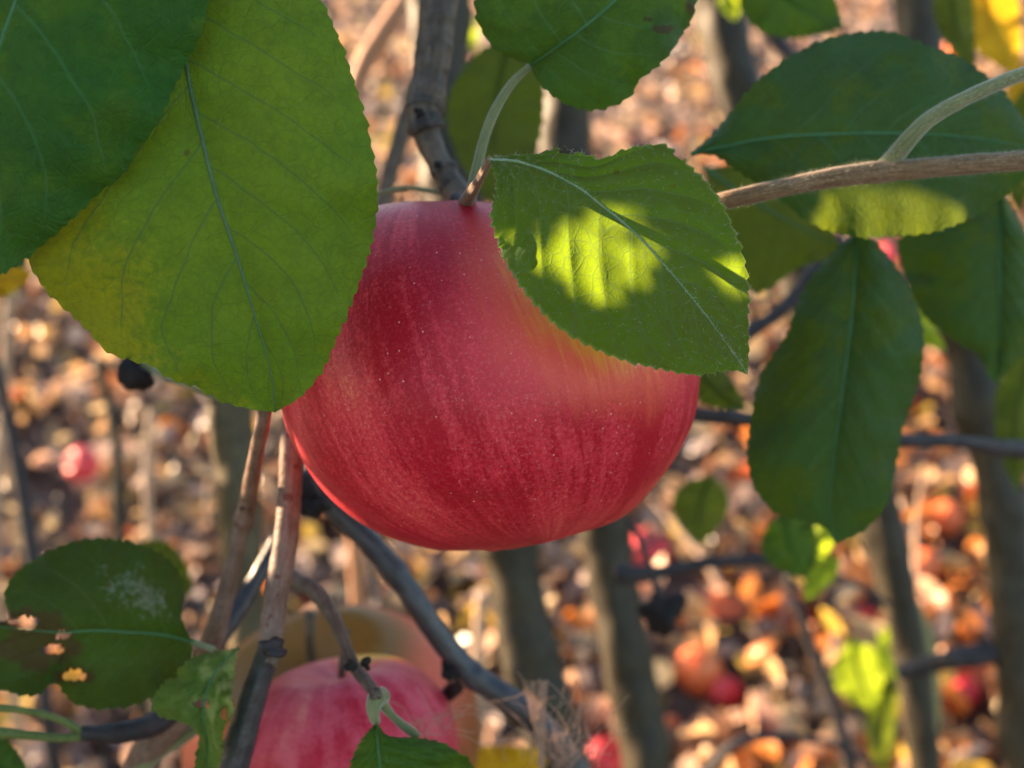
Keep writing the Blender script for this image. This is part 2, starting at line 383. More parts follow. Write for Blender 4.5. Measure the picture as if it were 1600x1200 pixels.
def auto_leaf(label, b, tp, wid, d, mat, d2=None, dl=(0, .004, 0), dr=(0, .004, 0), bend=.08, skew=0, teeth=18, **kw):
    """an ovate leaf from base pixel b to tip pixel tp"""
    b = np.array(b, float); tp = np.array(tp, float); ax = tp - b; L = np.linalg.norm(ax); ax /= L; nr = np.array([-ax[1], ax[0]])
    t = np.linspace(0, 1, 9); d2 = d if d2 is None else d2
    c = b + np.outer(t * L, ax) + np.outer(np.sin(np.pi * t) * bend * L, nr)
    prof = np.sin(np.pi * t**.82)**.8 * wid / 2; prof[0] = 0; prof[-1] = 0
    le = c - nr * (prof * (1 + skew))[:, None]; ri = c + nr * (prof * (1 - skew))[:, None]
    mid = [(x, y, d + (d2 - d) * tt) for (x, y), tt in zip(c, t)]
    kw.setdefault('nt_', 90); kw.setdefault('nv', 8)
    return leaf(label, mid, le, ri, mat, dl=dl, dr=dr, teeth=teeth, **kw)

# leaf colours
LM_dark = leaf_mat('leaf_dark_green', (.020, .090, .006), (.028, .108, .008), (.045, .12, .004), vein=(.06, .17, .06), vein_amt=.6, net=.14, rough=.5, trans=.22, seed=1, nveins=7, spots=0)
LM_yg = leaf_mat('leaf_yellow_green', (.10, .205, .005), (.135, .23, .006), (.27, .28, .004), vein=(.055, .12, .045), vein_amt=.7, net=.16, rough=.5, trans=.30, seed=2, nveins=9, spots=.8, uvc3=(.62, -.95, .34), bump=.6)
LM_under = leaf_mat('leaf_hairy_green', (.012, .075, .012), (.020, .092, .018), None, vein=(.14, .26, .10), vein_amt=.7, net=.34, rough=.6, trans=.5, tcol=(.50, .74, .01), seed=3, nveins=8, slope=.35, bump=.28, edge=(.2, .28, .1), spots=.0)
LM_green = leaf_mat('leaf_green', (.014, .075, .006), (.022, .10, .008), (.045, .13, .006), vein=(.09, .20, .07), vein_amt=.7, net=.12, rough=.45, trans=.3, seed=4, nveins=8, spots=.6)
LM_teal = leaf_mat('leaf_blue_green', (.010, .062, .014), (.014, .080, .018), (.035, .085, .004), vein=(.07, .16, .06), vein_amt=.65, net=.12, rough=.42, trans=.25, seed=5, nveins=8, spots=.5, c3pos=(.5, .62))
LM_olive = leaf_mat('leaf_olive', (.055, .085, .010), (.07, .11, .010), None, vein=(.10, .14, .03), vein_amt=.3, net=0, rough=.5, trans=.35, seed=6)
LM_yellow = leaf_mat('leaf_yellow', (.62, .36, .015), (.70, .45, .02), None, vein=(.55, .4, .05), vein_amt=.3, net=0, rough=.5, trans=.5, tcol=(.8, .5, .02), seed=7)
LM_lime = leaf_mat('leaf_lime', (.24, .34, .02), (.32, .42, .03), None, vein=(.4, .45, .1), vein_amt=.3, net=0, rough=.5, trans=.5, tcol=(.6, .8, .03), seed=8)
LM_damaged = leaf_mat('leaf_bitten', (.010, .058, .004), (.018, .078, .006), (.12, .17, .12), vein=(.09, .16, .06), vein_amt=.5, net=.08, rough=.4, trans=.3, seed=9, nveins=7, spots=.7, uvc3=(.30, .5, .15))
LM_pale = leaf_mat('leaf_pale_flap', (.03, .12, .01), (.09, .18, .03), (.24, .32, .10), vein=(.3, .35, .15), vein_amt=.4, net=.15, rough=.5, trans=.4, seed=10, spots=.8)
LM_shade = leaf_mat('added_canopy_leaf', (.03, .09, .02), (.04, .11, .02), None, vein_amt=.2, net=0, trans=.12, seed=12)  # for the leaves added out of view to shade the near branches
M_ribdark = bark_mat('rib_blue_green', (.07, .13, .055), (.10, .17, .08), c3=(.02, .05, .02), rough=.6, spot=.2)
M_ribpale = bark_mat('rib_pale', (.13, .22, .09), (.20, .30, .14), c3=(.1, .12, .06), rough=.8, spot=.2, sheen=.4)
M_stalk = bark_mat('leaf_stalk_olive', (.09, .13, .02), (.16, .20, .05), rough=.5, spot=.2)
M_ribgreen = bark_mat('rib_green', (.045, .14, .05), (.07, .18, .07), c3=(.03, .08, .02), rough=.6, spot=.2)

# ------------------------------------------------------------------ the apples
def apple_hero():
    import bmesh
    cx, cy, d0 = 770, 598, .272
    S = [(1094,600),(1086,655),(1057,712),(1014,765),(968,806),(905,829),(830,850),(740,857),(640,847),(575,822),(517,777),(472,714),(448,652),(438,600),(438,545),
         (448,480),(468,420),(500,370),(545,336),(600,320),(680,315),(770,317),(860,324),(950,348),(1020,396),(1068,458),(1090,530)]
    S = np.array(S, float); th = np.arctan2(-(S[:, 1] - cy), S[:, 0] - cx); rr = np.hypot(S[:, 0] - cx, S[:, 1] - cy) * .995
    o_ = np.argsort(th); th = th[o_]; rr = rr[o_]; th = np.r_[th - 2 * np.pi, th, th + 2 * np.pi]; rr = np.r_[rr, rr, rr]
    tt = np.linspace(-np.pi, np.pi, 721); rt = np.interp(tt, th, rr); k = np.exp(-np.linspace(-2, 2, 25)**2); k /= k.sum()
    rt = np.convolve(np.r_[rt[-13:-1], rt, rt[1:13]], k, 'valid')
    bm = bmesh.new(); bmesh.ops.create_icosphere(bm, subdivisions=7, radius=1)
    V = np.array([v.co[:] for v in bm.verts]); F = [[v.index for v in f.verts] for f in bm.faces]; bm.free()
    a, b, c = V.T; th_ = np.arctan2(b, a); s = np.hypot(a, b); rad = np.interp(th_, tt, rt) / FPX * d0
    r0 = 320 / FPX * d0; bl = np.clip(s * 1.6, 0, 1)**2; rad = r0 * (1 - bl) + rad * bl
    pos = np.stack([a * rad, b * rad, c * .043], 1)
    stem = np.array([-.17, .93, -.33]); stem /= np.linalg.norm(stem); cal = np.array([.42, -.86, -.29]); cal /= np.linalg.norm(cal)
    an = np.arccos(np.clip(V @ stem, -1, 1)); pos = pos * (1 - .42 * np.exp(-(an / .30)**2))[:, None]
    an = np.arccos(np.clip(V @ cal, -1, 1)); azc = np.arctan2(c, a)
    pos = pos * (1 - .26 * np.exp(-(an / .22)**2) + .012 * np.exp(-((an - .5) / .2)**2) * np.sin(azc * 5))[:, None]
    # faint flat facets of a real fruit
    pos = pos * (1 + .010 * np.sin(3.1 * b + 2 * a) * np.cos(2.7 * a - 1.1 * c))[:, None]
    # into a frame whose z is the fruit's axis
    zx = stem - cal; zx /= np.linalg.norm(zx); yx = np.cross(zx, [1, 0, 0]); yx /= np.linalg.norm(yx); xx = np.cross(yx, zx)
    Lm = np.stack([xx, yx, zx], 1)                    # columns: local axes in camera frame (right, up, towards)
    loc = pos @ Lm
    # local -> cam frame -> world
    camf = np.stack([_X, _U, -_F], 1); Rw = camf @ Lm
    # patch (yellow, where the leaf has shaded the skin) in local coordinates
    def on(px, py, zz): return (np.array([(px - cx) / FPX * .235, (cy - py) / FPX * .235, zz])) @ Lm
    patch = on(960, 415, .031)
    m = apple_mat('apple_skin', patch, .0262, seed=2.3, painted_light=tuple(on(830, 520, .040)))
    me = bpy.data.meshes.new('apple'); me.from_pydata(loc.tolist(), [], F); me.polygons.foreach_set('use_smooth', [True] * len(me.polygons)); me.materials.append(m)
    o = bpy.data.objects.new('apple', me); col.objects.link(o)
    mw = Matrix([list(Rw[i]) + [0] for i in range(3)] + [[0, 0, 0, 1]]); mw.translation = P(cx, cy, d0); o.matrix_world = mw
    tag(o, 'large red apple streaked with pink, yellow patch beside the leaf covering it', 'apple', 'apples hanging on the branches')
    bpy.context.view_layer.update()
    # stem and calyx, in local axes
    sdir = stem @ Lm; top = sdir * (.58 * .045)
    W = np.array([top * .85, top * 1.15, top * 1.45 + [.0006, 0, 0], top * 1.75 + [.0015, 0, 0]]); W = cr(np.hstack([W]), 20)
    V, Fs, uv = tube_geo(W, np.full(20, .0013), 10, .05)
    st = mesh_local('stem', V, Fs, M_barkgrey, o)
    cdir = cal @ Lm; cp = cdir * .030; sv, sf = [], []
    t1 = np.cross(cdir, [0, 1, 0]); t1 /= np.linalg.norm(t1); t2 = np.cross(cdir, t1)
    for k in range(5):
        a0 = k * 2 * np.pi / 5; e = t1 * np.cos(a0) + t2 * np.sin(a0); f = -t1 * np.sin(a0) + t2 * np.cos(a0); bi = len(sv)
        sv += [cp + e * .001 - f * .0012, cp + e * .001 + f * .0012, cp + cdir * .003 + e * .004, cp + cdir * .0055 + e * .001]; sf += [[bi, bi + 1, bi + 2], [bi, bi + 2, bi + 3], [bi + 1, bi + 3, bi + 2]]
    mesh_local('calyx', np.array(sv), sf, M_black, o)
    return o
def mesh_local(name, V, F, mat, parent):
    me = bpy.data.meshes.new(name); me.from_pydata(np.asarray(V).tolist(), [], F); me.polygons.foreach_set('use_smooth', [True] * len(me.polygons)); me.materials.append(mat)
    o = bpy.data.objects.new(name, me); col.objects.link(o); o.parent = parent; return o
def lathe_apple(label, c, rad, axis, mat, group, name='apple', squash=.88, n=40, seg=48, lump=.02, roll=0, stem=True, cavity=1.0):
    ph = np.linspace(0, np.pi, n)
    r = np.sin(ph) * (1 + .05 * np.cos(ph)); z = np.cos(ph) * squash
    z = z - .42 * cavity * np.exp(-(ph / .34)**2) + .20 * np.exp(-((np.pi - ph) / .26)**2)
    a = np.linspace(0, 2 * np.pi, seg, endpoint=False)
    q = 1 + lump * np.sin(a * 2 + roll)[None, :] + lump * .6 * np.sin(a * 5)[None, :] * (ph / np.pi)[:, None]**2
    V = np.stack([r[:, None] * np.cos(a) * q, r[:, None] * np.sin(a) * q, z[:, None] * np.ones(seg) * (1 + lump * np.sin(a + 1)[None, :])], -1).reshape(-1, 3) * rad
    F = grid_faces(n, seg, True).tolist()
    me = bpy.data.meshes.new(name); me.from_pydata(V.tolist(), [], F); me.polygons.foreach_set('use_smooth', [True] * len(me.polygons)); me.materials.append(mat)
    o = bpy.data.objects.new(name, me); col.objects.link(o)
    qn = Vector(axis).normalized().to_track_quat('Z', 'Y'); o.matrix_world = Matrix.Translation(c) @ qn.to_matrix().to_4x4() @ Matrix.Rotation(roll, 4, 'Z')
    tag(o, label, 'apple', group)
    if stem:
        W = cr(np.array([[0, 0, rad * squash * .45], [.02 * rad, 0, rad * .9 * squash], [.12 * rad, 0, rad * 1.25 * squash]]) + 0.0, 12)
        Wv = np.array([[0, 0, rad * .35], [.01 * rad, 0, rad * .6], [.05 * rad, .02 * rad, rad * .85], [.12 * rad, .04 * rad, rad * 1.1]])
        V, Fs, uv = tube_geo(Wv, np.full(4, rad * .032), 8, 0); mesh_local('stem', V, Fs, M_barkgrey, o)
    return o
hero = apple_hero()
m2 = apple_mat('apple_skin_pink', (.0, .018, .024), .016, red=(.48, .010, .035), red2=(.64, .08, .12), pale=(.80, .34, .24), redness=-.03, seed=5.1, size=.032, sss=.1, thinw=.06)
lathe_apple('smaller pink and red apple hanging behind the forked twig at the bottom', P(543, 1176, .335), .0305, AU * .93 + AX * -.1 + AF * -.02, m2, 'apples hanging on the branches', roll=2.2, n=64, seg=80, cavity=.5)
m3 = apple_mat('apple_skin_yellow', (0, 0, .03), .05, red=(.15, .045, .012), red2=(.24, .09, .02), pale=(.28, .13, .035), yellow=(.27, .12, .018), redness=.0, seed=8.1, size=.045, sss=.05)
lathe_apple('dull yellow apple with a dark stem hollow, just behind the pink apple', P(522, 1160, .43), .0505, AU * .85 + AF * -.42 + AX * -.18, m3, 'apples hanging on the branches', roll=.5, n=64, seg=80, cavity=1.5)

# ------------------------------------------------------------------ near leaves
leaf('dark green leaf in the top left corner overlapping the yellowish one',
     [(120,-300,.205),(60,-100,.203),(-10,100,.202),(-60,300,.203),(-90,470,.206)],
     [(120,-300),(-60,-250),(-200,-80),(-260,120),(-230,300),(-160,420),(-90,470)],
     [(120,-300),(250,-180),(318,-70),(325,0),(312,60),(290,100),(271,140),(248,190),(216,232),(190,274),(155,302),(110,345),(68,382),(42,402),(8,426),(-40,455),(-90,470)],
     LM_dark, dl=(0, .01, 0), dr=(0, .006, .002), bulge=(-.002, -.002), teeth=46, tamp=6, nveins=7, ribmat=M_ribgreen, seed=1)
leaf('large yellow-green leaf hanging at left in front of the big apple',
     [(265,-160,.222),(272,-60,.218),(284,40,.215),(294,120,.213),(312,200,.212),(337,300,.211),(370,400,.212),(400,500,.214),(424,585,.217),(430,644,.220)],
     [(265,-160),(170,-90),(95,30),(45,170),(25,300),(38,392),(65,445),(95,477),(130,510),(165,548),(195,560),(235,572),(270,594),(310,606),(350,628),(395,640),(430,644)],
     [(265,-160),(370,-130),(460,-60),(502,0),(528,55),(550,115),(570,180),(582,235),(590,290),(588,340),(577,392),(564,435),(546,482),(525,532),(503,580),(472,618),(430,644)],
     LM_yg, dl=(0, .004, .003), dr=(0, .010, .006), bulge=(-.003, -.0035), teeth=44, tamp=5, nveins=9, ribmat=M_ribdark, ribw=10, seed=2, quilt=.0006)
leaf('green leaf with a brown slit at top centre, its stalk running down to the apple',
     [(828,103,.262),(865,77,.260),(905,48,.258),(960,2,.258),(1040,-80,.262),(1120,-165,.27)],
     [(828,103),(800,92),(770,75),(751,45),(743,15),(747,-22),(780,-90),(860,-150),(1000,-190),(1120,-165)],
     [(828,103),(843,130),(875,158),(918,172),(958,166),(986,150),(1000,125),(1027,104),(1046,85),(1066,55),(1081,30),(1088,5),(1108,-60),(1120,-165)],
     LM_green, dl=(0, .006, .004), dr=(0, -.004, .008), bulge=(-.003, -.003), teeth=26, tamp=4, nveins=7, ribmat=M_ribgreen, seed=3, holes=[(1037,46,-13,4.5),(1078,12,-5,8),(1012,30,-7,2)],
     petiole=[(828,103,.262,11),(800,130,.262,13),(775,170,.261,15),(757,215,.260,16),(745,265,.259,17),(733,318,.258,20)], wave=.0018)
leaf('veined hairy green leaf lying across the top right of the big apple',
     [(765,250,.2150),(808,253,.2135),(850,266,.2135),(900,291,.2145),(945,325,.216),(1000,372,.2175),(1060,440,.2195),(1110,502,.221),(1148,555,.2225),(1168,585,.224)],
     [(765,250),(785,243),(830,241),(870,232),(903,238),(940,247),(980,232),(1022,225),(1050,232),(1080,262),(1104,284),(1130,320),(1147,360),(1161,398),(1169,442),(1170,500),(1170,552),(1168,585)],
     [(765,250),(776,288),(767,335),(776,372),(791,412),(815,450),(840,480),(872,512),(912,536),(960,558),(1000,570),(1042,579),(1082,586),(1122,581),(1150,579),(1168,585)],
     LM_under, dl=(0, .001, .004), dr=(0, -.001, .002), bulge=(.001, -.002), teeth=34, tamp=5, nveins=8, slope=.35, quilt=.0009, ribmat=M_ribpale, ribw=6, seed=4, wave=.0010,
     petiole=[(765,250,.215,12),(757,266,.225,14),(745,288,.240,17),(728,316,.256,24)], pmat=M_wool, hair=2600, holes=[(1065,238,9,8),(1052,291,-3.5,2.6),(963,268,-4,2.6),(888,236,11,4)], nt_=260, nv=34)
leaf('broad dark green leaf at upper right behind the woolly twig',
     [(1080,240,.292),(1130,229,.290),(1200,216,.288),(1280,210,.287),(1400,208,.288),(1500,213,.290),(1600,228,.294),(1650,246,.298)],
     [(1080,240),(1110,212),(1145,170),(1180,130),(1228,92),(1280,65),(1330,52),(1390,49),(1440,67),(1490,85),(1522,104),(1552,126),(1582,160),(1612,205),(1650,246)],
     [(1080,240),(1118,244),(1150,266),(1190,292),(1228,320),(1262,346),(1300,362),(1345,371),(1400,368),(1445,365),(1482,355),(1530,335),(1572,305),(1610,272),(1650,246)],
     LM_teal, dl=(0, .012, .006), dr=(0, .002, .002), bulge=(-.002, -.003), teeth=36, tamp=4, ribmat=M_ribgreen, ribw=8, seed=5)
leaf('long dark green leaf hanging point down at right below the woolly twig',
     [(1340,362,.312),(1336,430,.310),(1330,500,.309),(1320,580,.309),(1311,650,.310),(1302,720,.312),(1298,790,.315),(1306,850,.318)],
     [(1340,362),(1310,385),(1270,430),(1243,480),(1231,520),(1200,565),(1181,610),(1172,660),(1168,710),(1175,752),(1192,782),(1218,805),(1260,815),(1290,826),(1306,850)],
     [(1340,362),(1370,380),(1402,420),(1430,470),(1443,520),(1440,570),(1429,620),(1411,668),(1404,710),(1396,750),(1388,782),(1370,810),(1340,835),(1306,850)],
     LM_teal, dl=(0, .012, .004), dr=(0, .006, .002), bulge=(-.003, -.004), teeth=30, tamp=3.5, ribmat=M_ribgreen, seed=6)
leaf('green leaf at the right edge, pointing down beside the long hanging leaf',
     [(1560,290,.345),(1562,400,.343),(1562,500,.345),(1556,600,.35)],
     [(1560,290),(1500,335),(1430,358),(1402,380),(1414,430),(1428,470),(1450,500),(1490,533),(1528,555),(1545,588),(1556,600)],
     [(1560,290),(1590,340),(1620,400),(1632,460),(1606,540),(1580,575),(1556,600)],
     LM_teal, dl=(0, .010, 0), dr=(0, .006, 0), bulge=(-.003, -.003), teeth=24, tamp=3, ribmat=M_ribgreen, seed=7)
leaf('shaded olive leaf behind the woolly twig, right of the veined leaf',
     [(1100,262,.39),(1170,310,.39),(1240,350,.39),(1312,388,.39)],
     [(1100,262),(1160,258),(1230,280),(1285,330),(1312,388)],
     [(1100,262),(1118,330),(1140,400),(1172,450),(1200,452),(1245,420),(1290,405),(1312,388)],
     LM_olive, dl=(0, .006, 0), dr=(0, .006, 0), teeth=20, tamp=3, nt_=120, nv=10, ribmat=M_ribgreen, seed=8)
leaf('round dark green leaf with a pale scuff and chewed holes at lower left',
     [(300,1002,.292),(250,991,.290),(200,988,.288),(150,985,.286),(100,988,.285),(45,984,.285),(-30,975,.287)],
     [(300,1002),(300,1030),(272,1062),(238,1090),(200,1103),(150,1108),(112,1096),(86,1068),(60,1085),(30,1086),(0,1076),(-40,1060),(-60,1020),(-30,975)],
     [(300,1002),(284,962),(288,920),(271,882),(232,856),(182,843),(140,842),(98,851),(50,876),(20,900),(7,926),(9,948),(28,964),(-30,975)],
     LM_damaged, dl=(0, -.008, 0), dr=(0, .010, .004), bulge=(.003, -.003), teeth=28, tamp=4, nveins=7, ribmat=M_ribgreen, seed=9, quilt=.0003,
     holes=[(38,974,21,9),(98,992,11,3.5),(50,1024,-14,17),(84,1014,15,5.5),(116,1055,17,6.5),(60,1002,-42,30),(44,975,-30,17),(116,1055,-22,9)], nt_=240, nv=30,
     petiole=[(300,1002,.292,9),(320,1010,.297,9),(334,1015,.302,10)], pmat=M_ribpale)
leaf('small folded leaf with a pale brown-spotted flap beside the slate twig',
     [(372,1012,.272),(340,1045,.270),(322,1085,.268),(318,1125,.268),(325,1165,.270),(318,1225,.274)],
     [(372,1012),(366,1050),(362,1095),(366,1110),(350,1140),(345,1190),(318,1225)],
     [(372,1012),(310,1024),(275,1050),(248,1076),(237,1100),(248,1118),(290,1130),(310,1148),(306,1180),(304,1210),(318,1225)],
     LM_pale, dl=(0, -.012, 0), dr=(0, .008, 0), bulge=(0, -.002), teeth=26, tamp=4, ribmat=M_ribgreen, seed=10, holes=[(316,1100,9,5),(350,1115,4,9),(272,1056,4,3)], wave=.002)
leaf('green leaf with a woolly stalk at the bottom, in front of the pink apple',
     [(588,1128,.262),(590,1165,.261),(598,1220,.262),(620,1290,.266)],
     [(588,1128),(566,1154),(550,1186),(545,1225),(570,1270),(620,1290)],
     [(588,1128),(608,1150),(650,1152),(690,1160),(716,1175),(738,1195),(742,1240),(690,1280),(620,1290)],
     LM_green, dl=(0, .004, 0), dr=(0, .004, 0), bulge=(-.002, -.002), teeth=20, tamp=3.5, ribmat=M_ribgreen, seed=11,
     petiole=[(600,1085,.266,26),(588,1092,.264,30),(583,1110,.262,22),(588,1130,.262,14)], pmat=M_woolgreen)

gl = 'apple leaves on the branches'
auto_leaf('blurred green leaf cut by the top edge, right of centre', (1160,-70), (1318,42), 130, .40, LM_green, seed=20)
auto_leaf('bright yellow leaf in the top right corner', (1530,-90), (1588,118), 105, .52, LM_yellow, seed=21)
auto_leaf('small yellow leaf below the bright yellow one at the right edge', (1640,90), (1575,200), 50, .60, LM_yellow, seed=22)
auto_leaf('yellow-green leaf left of the bright yellow leaf, top right', (1490,-70), (1520,112), 62, .50, LM_olive, seed=23)
auto_leaf('olive leaf behind the green stalk above the big apple', (800,50), (792,340), 150, .41, LM_olive, seed=24)
auto_leaf('small blurred olive leaf right of the big apple, in front of litter', (1110,742), (1092,852), 88, .62, LM_olive, seed=25)
auto_leaf('green leaf hanging just below the long leaf tip', (1225,798), (1262,905), 90, .48, LM_green, seed=26)
auto_leaf('lime leaf lit by the sun under the long leaf tip', (1305,815), (1262,888), 44, .50, LM_lime, seed=27)
auto_leaf('lowest small lime leaf below the long leaf', (1310,870), (1258,940), 42, .52, LM_lime, seed=28)
auto_leaf('green leaf tip in the bottom left corner', (-80,1130), (46,1215), 90, .30, LM_green, seed=29)
auto_leaf('small yellow leaf at the left edge under the dark green leaf', (-70,430), (52,428), 58, .40, LM_yellow, seed=30)
auto_leaf('pale blurred green leaf behind the round chewed leaf', (215,850), (300,925), 85, .50, LM_olive, seed=31)
auto_leaf('dark green leaf at the right edge beside the broad leaf', (1640,120), (1590,330), 80, .48, LM_olive, seed=32)
auto_leaf('olive leaf at the right edge below the pointed leaf', (1625,520), (1590,770), 70, .5, LM_olive, seed=33)
auto_leaf('glowing yellow leaf among litter at lower right', (1330,1000), (1372,1112), 78, 1.0, LM_lime, seed=34)
auto_leaf('upright lime leaf beside the glowing yellow leaf', (1395,970), (1405,1075), 48, 1.0, LM_lime, seed=35)
auto_leaf('yellow leaf at the bottom edge under the fibre tuft', (680,1215), (862,1180), 95, .45, LM_yellow, seed=36)
auto_leaf('dark leaf peeping out at the right side of the big apple', (1080,560), (1165,640), 60, .40, LM_olive, seed=37)
auto_leaf('small lime leaf between the long leaf and the right edge leaf', (1425,480), (1478,548), 34, .5, LM_lime, seed=38)
auto_leaf('lime leaf at the top edge left of the central leaf', (715,-10), (745,80), 42, .9, LM_lime, seed=39)
auto_leaf('small yellow-green leaf at the top edge right of the trunk', (1138,-30), (1150,32), 36, .7, LM_lime, seed=40)
auto_leaf('green leaf low behind the dark diagonal twig at lower right', (1395,1060), (1380,1215), 46, 1.0, LM_olive, seed=41)

# ------------------------------------------------------------------ near twigs
def twig(label, pts, mat, n=80, seg=16, rough=.05, bumps=(), name='twig', group='twigs of the apple tree', cat='twig'):
    return tag(tube(name, pts, mat, None, n, seg, rough, None, bumps), label, cat, group)
def bud(parent, px, py, d, wpx, mat=M_black, seed=0, sq=(1, 1, 1), name='bud', spikes=2):
    return blob(name, P(px, py, d), wpx / 2 / FPX * d, mat, parent, .5, sq, seed, spikes)
t1 = twig('thick knotty grey branch coming down from the top edge to the big apple',
     [(700,-160,.315,60),(690,-60,.312,60),(680,60,.31,58),(668,140,.308,54),(660,180,.306,50),(672,225,.304,40),(692,265,.302,38),(715,305,.298,36),(722,330,.295,24)], M_barkgrey, n=140, seg=24, rough=.05, bumps=[(.62, .16, .03), (.69, .12, .03), (.86, .14, .02), (.94, .16, .02)], name='branch', cat='branch')
for q_ in [[(669,150,.308,57),(665,160,.3075,62),(662,168,.307,60),(661,176,.3065,57)], [(662,190,.3055,54),(665,198,.305,56),(668,206,.305,50)], [(690,262,.302,42),(694,268,.302,45),(697,274,.301,41)], [(703,288,.2995,40),(706,293,.299,42),(709,298,.2985,38)]]:
    tube('bark_ring', q_, M_barkring, t1, n=12, seg=24, rough=.09)
for k, (x, y, w_) in enumerate([(655,176,13),(684,258,12)]): bud(t1, x, y, .292, w_, seed=k, name='bud_scar', spikes=0)
tube('side_shoot', [(712,305,.298,9),(680,300,.30,8),(640,294,.302,8),(600,300,.305,7),(560,310,.31,6)], M_woolgreen, t1, n=30, seg=8)
tube('spur', [(712,312,.268,26),(738,322,.262,20),(758,326,.258,16)], M_barkdark, t1, n=16, seg=10, rough=.12)
t2 = twig('woolly brown twig with a pale forked shoot crossing the broad leaf at right',
     [(1700,246,.262,33),(1600,251,.260,31),(1500,258,.258,31),(1430,264,.257,32),(1380,268,.257,34),(1300,278,.256,31),(1220,294,.256,29),(1160,307,.256,28),(1128,315,.257,28),(1060,335,.262,26),(1020,360,.27,22)], M_wool, n=120, seg=20, rough=.04)
tube('forked_shoot', [(1360,268,.2585,16),(1380,260,.2578,26),(1400,242,.2565,28),(1420,218,.254,27),(1450,188,.253,25),(1500,158,.252,23),(1560,130,.252,22),(1620,108,.252,21),(1700,80,.252,20)], M_woolgreen, t2, n=70, seg=16, rough=.03)
def fuzz(parent, pts, count, length, seed=0):
    q = cr(pts, 200); W = PN(q[:, 0], q[:, 1], q[:, 2]); r = q[:, 3] / 2 / FPX * q[:, 2]; g = np.random.default_rng(seed); hv, hf = [], []
    T = np.gradient(W, axis=0); T /= np.linalg.norm(T, axis=1)[:, None]
    for _ in range(count):
        i = g.integers(0, 200); e = np.cross(T[i], g.normal(size=3)); e /= np.linalg.norm(e); p = W[i] + e * r[i] * .93 + T[i] * g.uniform(-.0005, .0005)
        d = (e + T[i] * g.normal() * .9 + g.normal(size=3) * .4) * length * g.uniform(.4, 1.2); s_ = np.cross(T[i], e) * 2.2e-5; b = len(hv)
        hv += [p - s_, p + s_, p + d]; hf.append([b, b + 1, b + 2])
    h = mesh_obj('woolly_hairs', np.array(hv), hf, M_hair, parent, smooth=False); h['kind'] = 'stuff'
fuzz(t2, [(1600,251,.260,31),(1500,258,.258,31),(1380,268,.257,34),(1300,278,.256,31),(1220,294,.256,29),(1128,315,.257,28)], 5200, .0008, 1)
fuzz(t2, [(1390,248,.256,30),(1450,188,.253,25),(1500,158,.252,23),(1600,115,.252,22)], 2200, .0006, 2)
t3 = twig('two-tone twig, tan above and slate blue below, left of the pink apple',
     [(470,440,.290,30),(462,600,.288,32),(457,680,.286,35),(452,780,.284,38),(446,850,.281,38),(434,920,.278,38),(425,985,.275,38),(415,1030,.276,34),(395,1090,.277,40),(375,1160,.278,46),(355,1230,.28,50),(330,1330,.285,54)], M_barktan, n=160, seg=22, rough=.045, bumps=[(.66, .18, .012)])
# lower, older half of the twig: slate bark as its own sleeve
tube('slate_bark', [(424,1005,.2745,38),(414,1036,.2755,38),(395,1090,.2768,43),(375,1160,.2778,49),(355,1230,.2798,53),(330,1330,.2848,57)], M_barkblue, t3, n=80, seg=22, rough=.03)
bud(t3, 430, 1012, .268, 30, M_barkdark, 3, name='bud'); bud(t3, 428, 1030, .268, 18, M_barkgrey, 4, name='bud')
t4 = twig('thinner tan twig with a node, second from the big apple at left',
     [(425,560,.255,22),(414,640,.260,23),(402,700,.270,24),(390,770,.29,26),(384,800,.30,29),(372,850,.302,24),(358,910,.304,27),(342,970,.306,33),(325,1020,.31,38),(300,1100,.32,38),(240,1160,.33,50),(210,1230,.34,54)], M_barktan, n=130, seg=18, rough=.05, bumps=[(.36, .25, .012)])
bud(t4, 386, 792, .295, 14, M_barkdark, 5)
twig('dark slate twig slanting behind the thin tan twig', [(470,740,.36,22),(440,830,.36,26),(415,880,.355,28),(380,940,.35,30),(350,985,.345,30),(325,1030,.34,34)], M_barkblue)
t5 = twig('long slate-blue twig running diagonally down from the big apple',
     [(470,740,.33,30),(530,802,.33,36),(575,845,.33,38),(615,890,.33,38),(650,940,.33,38),(690,1000,.332,38),(740,1055,.334,38),(800,1095,.335,40),(850,1140,.336,44),(890,1195,.34,50),(940,1280,.345,52)], M_barkblue, n=140, seg=20, rough=.04, bumps=[(.30, .12, .02), (.58, .15, .02), (.72, .12, .02)])
tube('side_twig', [(722,1048,.334,28),(712,1070,.338,26),(700,1085,.345,24),(690,1092,.35,14)], M_barkdark, t5, n=20, seg=10, rough=.1)
bud(t5, 705, 1043, .332, 26, M_black, 6); 
t5b = twig('withered bud cluster on a stub beside the two-tone twig', [(470,745,.32,30),(485,775,.32,30),(494,800,.32,26)], M_barkdark, n=20, rough=.15, cat='bud', name='withered_bud')
bud(t5b, 492, 792, .315, 34, M_black, 7, spikes=4); bud(t5b, 480, 770, .316, 24, M_black, 8, spikes=2)
t6 = twig('forked brown twig with black buds in front of the pink apple',
     [(455,905,.30,28),(490,922,.295,26),(515,955,.29,24),(532,990,.285,21),(548,1030,.28,20),(560,1050,.278,20),(580,1075,.272,20),(594,1095,.268,24)], M_barkgrey, n=70, rough=.06)
tube('pale_tip', [(594,1095,.268,20),(610,1115,.268,13),(628,1132,.268,14),(645,1144,.268,15),(655,1150,.268,7)], M_woolgreen, t6, n=30, seg=10)
bud(t6, 549, 1040, .272, 16, M_black, 9); bud(t6, 572, 1036, .274, 16, M_black, 10); bud(t6, 588, 1084, .262, 18, M_barkgrey, 11)
